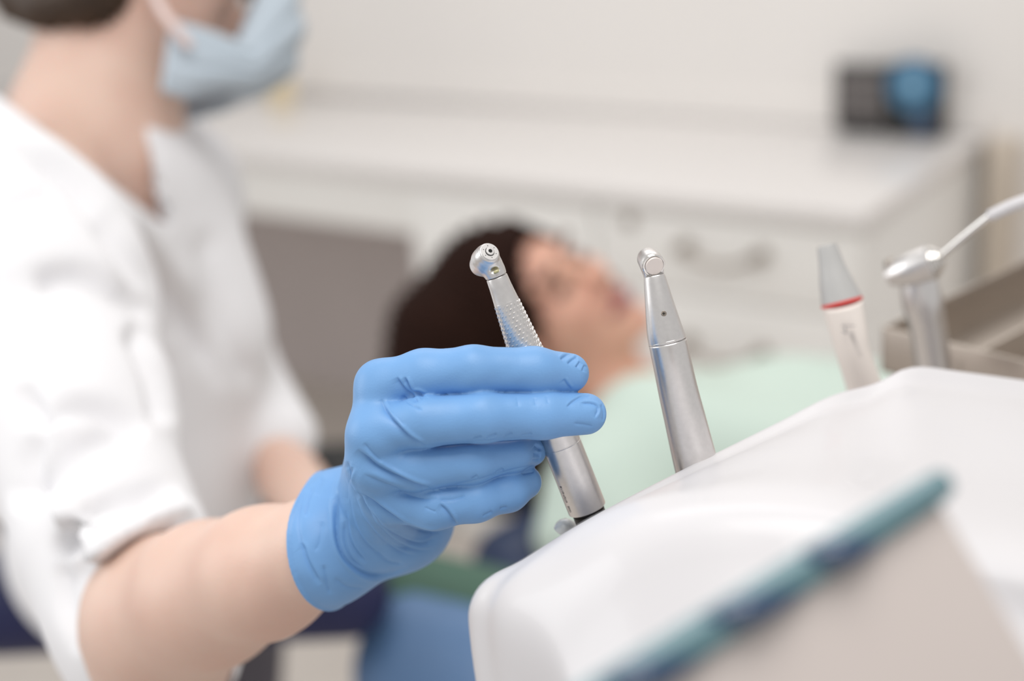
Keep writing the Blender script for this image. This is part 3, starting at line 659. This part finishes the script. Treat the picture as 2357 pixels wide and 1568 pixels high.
for k_ in range(4): pr_.append(stroke(1974+k_*1.8, 850+k_*6.3, 1982+k_*1.8, 848+k_*6.3, 3, .6165-PR(40, .6)))
obj('print_marks', join(*pr_), M['print'], sc1)

# ------------------------------------------------------------ air-water syringe
sy = empty('air_water_syringe', P(2130, 800, .68), 'white and chrome air-water syringe with bent tube, behind the steel tray', 'dental tool')
ya, yb = P(2088, 632, .675), P(2146, 606, .655); yx = (yb-ya)/np.linalg.norm(yb-ya)
ax_ = V(.80, -.30, -.55); end = P(2148, 602, .655)
obj('syringe_head', lathe(end-ax_*.017, ax_, [(-.006, .002), (-.005, .0045), (0, .0068), (.008, .0080), (.0165, .0082), (.017, .0076)], 56), M['alu'], sy)
obj('thread_ring', join(*[lathe(end+ax_*z*mm, ax_, [(0, r*mm), (.7*mm, (r+.35)*mm), (1.4*mm, r*mm)], 48) for z, r in ((0, 6.9), (1.2, 6.2), (2.4, 5.0), (3.4, 3.6), (4.2, 2.4))]), M['chrome'], sy)
obj('syringe_handle', sweep([(P(2112, 625, .672), PR(38, .67)), (P(2122, 690, .675), PR(46, .67)), (P(2135, 750, .68), PR(42, .68)), (P(2150, 850, .69), PR(40, .69))], 48, 6), M['alu'], sy, 180)
obj('trigger_button', lathe(P(2064, 612, .672), V(-.9, .1, -.1), [(0, .0035), (.003, .0038), (.005, .003)], 32), M['steel'], sy)
obj('nozzle_tube', sweep([(P(2166, 590, .648), PR(8.5, .65)), (P(2225, 540, .64), PR(9, .64)), (P(2275, 500, .633), PR(10, .63)), (P(2290, 492, .631), PR(11, .63))], 24, 6), M['chrome'], sy, 180)
obj('nozzle_sheath', sweep([(P(2278, 498, .633), PR(12, .63)), (P(2288, 493, .6315), PR(14, .63)), (P(2350, 466, .622), PR(15, .62)), (P(2480, 425, .60), PR(15, .6))], 32, 6), M['shell'], sy, 180)

# ------------------------------------------------------------ steel tray
def hitz(px, py, z):
    r = FW+(px-1178.5)/FPX*RT-(py-784)/FPX*UP; return CAM+r*((z-CAM[2])/r[2])
T0 = P(2030, 752, .74); tz = T0[2]; T1 = hitz(2357, 600, tz); tX = (T1-T0)/np.linalg.norm(T1-T0); tY = np.cross(tX, ZD); T2 = hitz(2357, 812, tz)
if (T2-T0)@tY < 0: tY = -tY
tt = .0015; th = .025
def bx(a0, a1, b0, b1, z0, z1, bev=0): return obox(T0+tX*a0+tY*b0+ZD*z0, tX, tY, ZD, a1-a0, b1-b0, z1-z0, bev)
W_, L_ = .19, .30
tray = empty('instrument_tray', T0+tX*L_/2+tY*W_/2-ZD*th, 'open stainless steel instrument tray behind the white unit at the right', 'tray')
obj('tray_base', bx(0, L_, 0, W_, -th, -th+tt), M['steel2'], tray)
obj('tray_rim', join(bx(0, L_, 0, tt, -th, 0, .0005), bx(0, L_, W_-tt, W_, -th, 0, .0005), bx(0, tt, 0, W_, -th, 0, .0005), bx(L_-tt, L_, 0, W_, -th, 0, .0005)), M['steel2'], tray)
obj('tray_divider', bx(.0, L_, .045, .047, -th, -.008, .0004), M['steel2'], tray)

# ------------------------------------------------------------ white delivery unit
S1 = [(1125, 1760, .462), (1100, 1600, .462), (1082, 1470, .462), (1081, 1395, .461), (1115, 1330, .460), (1190, 1268, .462), (1290, 1208, .468), (1400, 1150, .476), (1530, 1088, .488), (1650, 1033, .500), (1780, 974, .518), (1900, 919, .535), (2000, 872, .551), (2085, 838, .563), (2200, 848, .57), (2450, 880, .58)]
S1 = [(x, y+(56 if i > 11 else 34 if i > 4 else 10 if i > 3 else 0), d) for i, (x, y, d) in enumerate(S1)]
S2 = [(1215, 1780, .438), (1180, 1610, .437), (1160, 1480, .436), (1165, 1400, .435), (1200, 1340, .433), (1265, 1280, .431), (1350, 1215, .428), (1450, 1168, .424), (1560, 1145, .419), (1680, 1135, .413), (1800, 1135, .408), (1920, 1150, .403), (2030, 1180, .399), (2130, 1215, .395), (2240, 1250, .391), (2480, 1290, .388)]
S3 = [(1330, 1900, .43), (1310, 1760, .42), (1290, 1640, .415), (1290, 1540, .412), (1320, 1470, .41), (1380, 1400, .406), (1450, 1340, .402), (1540, 1300, .398), (1640, 1280, .394), (1750, 1280, .390), (1860, 1290, .386), (1970, 1310, .383), (2070, 1340, .38), (2170, 1380, .378), (2280, 1420, .376), (2500, 1480, .374)]
S4 = [(x+60, 1950, d-.012) for x, y, d in S3]
S5 = [(x+60, 2000, d+.07) for x, y, d in S1]
S0 = [(x+30, y+60, d+.035) for x, y, d in S1]
S15 = [tuple((np.array(a)*.5+np.array(b)*.5)+np.array([0, -6, 0])) for a, b in zip(S1, S2)]
rows = [S0, S1, S15, S2, S3, S4, S5]
def ring_mesh():
    v = []; f = []; n = len(S1); R = []
    for r in rows: R.append([P(*p) for p in catmull([np.array(q) for q in r], 4)])
    m = len(R[0]); nr = len(R)
    # smooth closed cross-sections
    K = 8
    for i in range(m):
        ctl = [R[j][i] for j in range(nr)]
        for j in range(nr):
            p0, p1, p2, p3 = ctl[(j-1) % nr], ctl[j], ctl[(j+1) % nr], ctl[(j+2) % nr]
            for k_ in range(K):
                t = k_/K; v.append(((-t**3+3*t*t-3*t+1)*p0+(3*t**3-6*t*t+4)*p1+(-3*t**3+3*t*t+3*t+1)*p2+t**3*p3)/6 if False else .5*((2*p1)+(-p0+p2)*t+(2*p0-5*p1+4*p2-p3)*t*t+(-p0+3*p1-3*p2+p3)*t**3))
    q = nr*K
    for i in range(m-1):
        for j in range(q): f.append((i*q+j, i*q+(j+1) % q, (i+1)*q+(j+1) % q, (i+1)*q+j))
    f.append(tuple(range(q-1, -1, -1))); f.append(tuple(range((m-1)*q, m*q)))
    return v, f
un = empty('delivery_unit', P(1700, 1900, .45), 'white glossy rounded dental delivery unit in the foreground holding the instruments', 'dental unit')
obj('shell', ring_mesh(), M['shell'], un, 180)

# control panel with glass edge
q0, q1 = P(1395, 1605, .272), P(2150, 1128, .300); pX = (q1-q0)/np.linalg.norm(q1-q0); LP = np.linalg.norm(q1-q0)
q3 = P(2345, 1640, .292); pY = q3-q1; pY -= (pY@pX)*pX; pY /= np.linalg.norm(pY); pN = np.cross(pX, pY)
if pN@FW < 0: pN = -pN
cpn = empty('control_panel', P(1900, 1600, .285), 'warm grey control panel with a teal glass edge, slanting across the white unit', 'control panel')
obj('panel_plate', obox(q0+pY*.003, pX, pY, pN, LP, .075, .008, .0012), M['panel'], cpn)
obj('glass_edge', sweep([(q0-pX*.03, .0058), (q0+pX*LP*.5, .0052), (q1, .0042), (q1+pX*.0005, .002)], 6, 4, .8), M['teal'], cpn, 20)
for u0, u1 in ((-.02, .24), (.28, .54), (.58, .78)):  # dark reflections of the glass edge, put in as dark coloured strips
    obj('dark_reflection', sweep([(q0+pX*LP*u0-pY*.0030-pN*.0030, .0008), (q0+pX*LP*(u0*.6+u1*.4)-pN*.0038, .0034), (q0+pX*LP*u1+pY*.0026-pN*.0026, .0008)], 8, 8), M['tealdark'], cpn, 180)

# ------------------------------------------------------------ patient
pf_, pu_ = V(.42, -.50, -.76), V(-.80, -.52, -.10); pu_ = pu_-(pu_@pf_)*pf_; pu_ /= np.linalg.norm(pu_); ps_ = np.cross(pu_, pf_)
PO = P(1245, 700, 1.86)
pat = empty('person', (P(1700, 1000, 1.7)[0], P(1700, 1000, 1.7)[1], 0), 'person with dark hair lying back under a mint green drape', 'person')
pb = np.array([PO+.16, PO-.16, P(2500, 1100, 1.5), P(1700, 1300, 1.75), P(2500, 1400, 1.6)])
Pt = Field(pb.min(0)-.16, pb.max(0)+.14, .005)
qh = head(Pt, PO, pf_, pu_, ps_, .97)
Pt.add(rc(PO-pu_*.05-pf_*.02, P(1455, 935, 1.86), .052, .055), .03)
Pt.add(rc(P(1500, 1020, 1.98), P(1500, 1085, 1.72), .055, .055), .05)
Pt.add(rc(P(1540, 1070, 1.86), P(1850, 1070, 1.72), .09, .10), .05); Pt.add(rc(P(1850, 1070, 1.72), P(2200, 1070, 1.6), .10, .095), .05)
for s in (-.07, .07): Pt.add(rc(P(2200, 1020, 1.6)+FW*s, P(2480, 1010, 1.52)+FW*s, .075, .07), .03)
for s, d0 in ((1, 2.0), (-1, 1.68)):
    Pt.add(rc(P(1560, 1130, d0), P(1850, 1150, d0-.16), .035, .035), .03); Pt.add(rc(P(1850, 1150, d0-.16), P(2150, 1130, d0-.2), .036, .028), .02)
pv, pq = Pt.mesh(); link('body', npmesh('body', relax(pv, pq, 2), pq), M['skin2'], pat, 180)
for s in (-1, 1):
    obj('eye', sweep([(qh(.080, -.004, (.031+t)*s), r) for t, r in ((-.015, .003), (-.007, .008), (.004, .009), (.015, .003))], 12, 4), M['eye'], pat, 180)
    obj('nostril', sweep([(qh(.101, -.049, .009*s), .003), (qh(.106, -.050, .010*s), .0055), (qh(.109, -.050, .010*s), .004)], 10, 3), M['eye'], pat, 180)
    obj('eyebrow', sweep([(qh(.091-abs(t)*.25, .024+t*.1, (.031+t)*s), .0055) for t in (-.018, 0, .02)], 10, 4), M['brow'], pat, 180)
obj('lips', sweep([(qh(.094-abs(t)*.45, -.077, t), r) for t, r in ((-.027, .004), (-.012, .011), (0, .012), (.012, .011), (.027, .004))], 14, 4), M['lip'], pat, 180)
Hr = Field(PO-.22-ZD*.1, PO+.22, .0045)
Hr.add(ell(PO+pu_*.045-pf_*.02, (pf_, pu_, ps_), (.108, .098, .088)), .01)
Hr.cut(ell(PO+pf_*.105-pu_*.045, (pf_, pu_, ps_), (.085, .115, .078)), .01)
Hr.add(rc(P(1100, 640, 1.88), P(1010, 760, 1.86), .055, .062), .03); Hr.add(rc(P(1010, 760, 1.86), P(960, 870, 1.86), .06, .05), .03); Hr.add(rc(P(1060, 760, 1.84), P(1080, 900, 1.84), .06, .05), .03)
Hr.add(rc(P(1120, 900, 1.84), P(1270, 1080, 1.86), .05, .04), .03)
hv, hq = Hr.mesh(); hn = normals(hv, hq); hv = hv+hn*(.003*np.sin(hv[:, 0]*180+hv[:, 2]*330+hv[:, 1]*90))[:, None]
link('hair', npmesh('hair', hv, hq), M['hair2'], pat, 180)
# drape
Dr = Field(pb.min(0)-np.array([.1, .16, .22]), pb.max(0)+.16, .005)
for a, b, ra, rb in ((P(1510, 1010, 2.0), P(1500, 1075, 1.70), .075, .08), (P(1540, 1060, 1.86), P(1860, 1060, 1.72), .112, .115), (P(1860, 1060, 1.72), P(2230, 1060, 1.58), .115, .112), (P(1490, 1040, 1.72), P(1290, 1240, 1.62), .075, .035), (P(1560, 1060, 1.70), P(2100, 1110, 1.50), .085, .085)):
    Dr.add(rc(a, b, ra, rb), .06)
Dr.add(rc(P(1400, 1150, 1.66), P(1500, 1330, 1.58), .06, .05), .05)
dv, dq = Dr.mesh(); dn = normals(dv, dq); dv = dv+dn*(.004*np.sin(dv[:, 0]*40+dv[:, 1]*25))[:, None]
ob = link('drape', npmesh('drape', dv, dq), M['bib'], pat, 180); ob['label'] = 'mint green cloth drape over chest and arms'

# ------------------------------------------------------------ dental chair
ch = empty('dental_chair', (P(1700, 1100, 1.8)[0], P(1700, 1100, 1.8)[1], 0), 'reclined dental chair with black headrest and navy backrest under the lying person', 'dental chair')
def cushion(pts, h=.006, k=.02):
    A_ = np.array([p for a, b, _, _ in pts for p in (a, b)]); F = Field(A_.min(0)-.12, A_.max(0)+.12, h)
    for a, b, ra, rb in pts: F.add(rc(a, b, ra, rb), k)
    v, q = F.mesh(); return v, q
v, q = cushion([(P(745, 1075, 2.0), P(1000, 1075, 1.98), .034, .04), (P(1000, 1075, 1.98), P(1235, 1110, 1.94), .04, .042), (P(800, 1110, 1.92), P(1230, 1130, 1.88), .03, .036)])
link('headrest', npmesh('headrest', v, q), M['black'], ch, 180)
v, q = cushion([(P(1180, 1300, 1.72), P(1400, 1200, 1.80), .05, .06), (P(1400, 1200, 1.80), P(1900, 1230, 1.75), .07, .08), (P(1220, 1390, 1.68), P(1900, 1420, 1.62), .06, .08), (P(1900, 1250, 1.74), P(2400, 1250, 1.65), .08, .08)])
link('backrest', npmesh('backrest', v, q), M['navy2'], ch, 180)
obj('headrest_bracket', sweep([(P(1150, 1140, 1.93), .012), (P(1220, 1160, 1.90), .014), (P(1300, 1240, 1.85), .014)], 16, 4), M['steel'], ch, 180)
obj('chair_column', lathe((P(1800, 1200, 1.75)[0], P(1800, 1200, 1.75)[1], 0), ZD, [(0, .28), (.03, .28), (.05, .1), (.5, .09), (.52, .15), (.6, .15)], 40), M['lam'], ch)

# assistant seat: blue seat with green cloth
st = empty('blue_stool', (P(1000, 1560, 1.35)[0], P(1000, 1560, 1.35)[1], 0), 'blue padded stool partly covered by a green cloth, below the gloved hand', 'stool')
v, q = cushion([(P(960, 1490, 1.38), P(1120, 1540, 1.36), .055, .06), (P(935, 1560, 1.36), P(1140, 1640, 1.34), .05, .06)], .005)
link('seat', npmesh('seat', v, q), M['blue'], st, 180)
bx_ = P(1010, 1600, 1.37)
obj('seat_column', lathe((bx_[0], bx_[1], 0), ZD, [(0, .13), (.03, .13), (.04, .03), (float(bx_[2]-.05), .025)], 32), M['steel'], st)
v, q = cushion([(P(960, 1372, 1.42), P(1140, 1430, 1.40), .046, .052), (P(945, 1420, 1.40), P(1110, 1480, 1.38), .03, .03)], .005)
o = link('folded_cloth', npmesh('folded_cloth', v, q), M['green'], None, 180); tag(o, 'dark green folded cloth lying on the blue stool', 'cloth')

# dentist's stool
sb = P(370, 1380, 1.38)
ds = empty('padded_stool', (sb[0], sb[1], 0), 'wide navy padded stool the masked person sits on', 'stool')
v, q = cushion([(P(-80, 1395, 1.30), P(800, 1370, 1.30), .047, .040), (P(-60, 1385, 1.38), P(790, 1360, 1.38), .045, .038), (P(-40, 1370, 1.46), P(760, 1350, 1.46), .045, .038)], .005, .05)
link('seat', npmesh('seat', v, q), M['navy'], ds, 180)
obj('seat_column', lathe((sb[0], sb[1], .04), ZD, [(0, .03), (float(sb[2]-.07), .025)], 24), M['steel'], ds)
for k_ in range(5):
    a = 2*math.pi*k_/5+.3; e = np.array([sb[0]+.18*math.cos(a), sb[1]+.18*math.sin(a), .06])
    lg = obj('leg', sweep([((sb[0], sb[1], .10), .018), (tuple(e), .013)], 12, 2), M['steel'], ds)
    cw = obj('castor', lathe(e-np.array([0, 0, .033])+np.array([-math.sin(a), math.cos(a), 0])*-.01, (-math.sin(a), math.cos(a), 0), [(0, .024), (.02, .024)], 20), M['black'], ds)
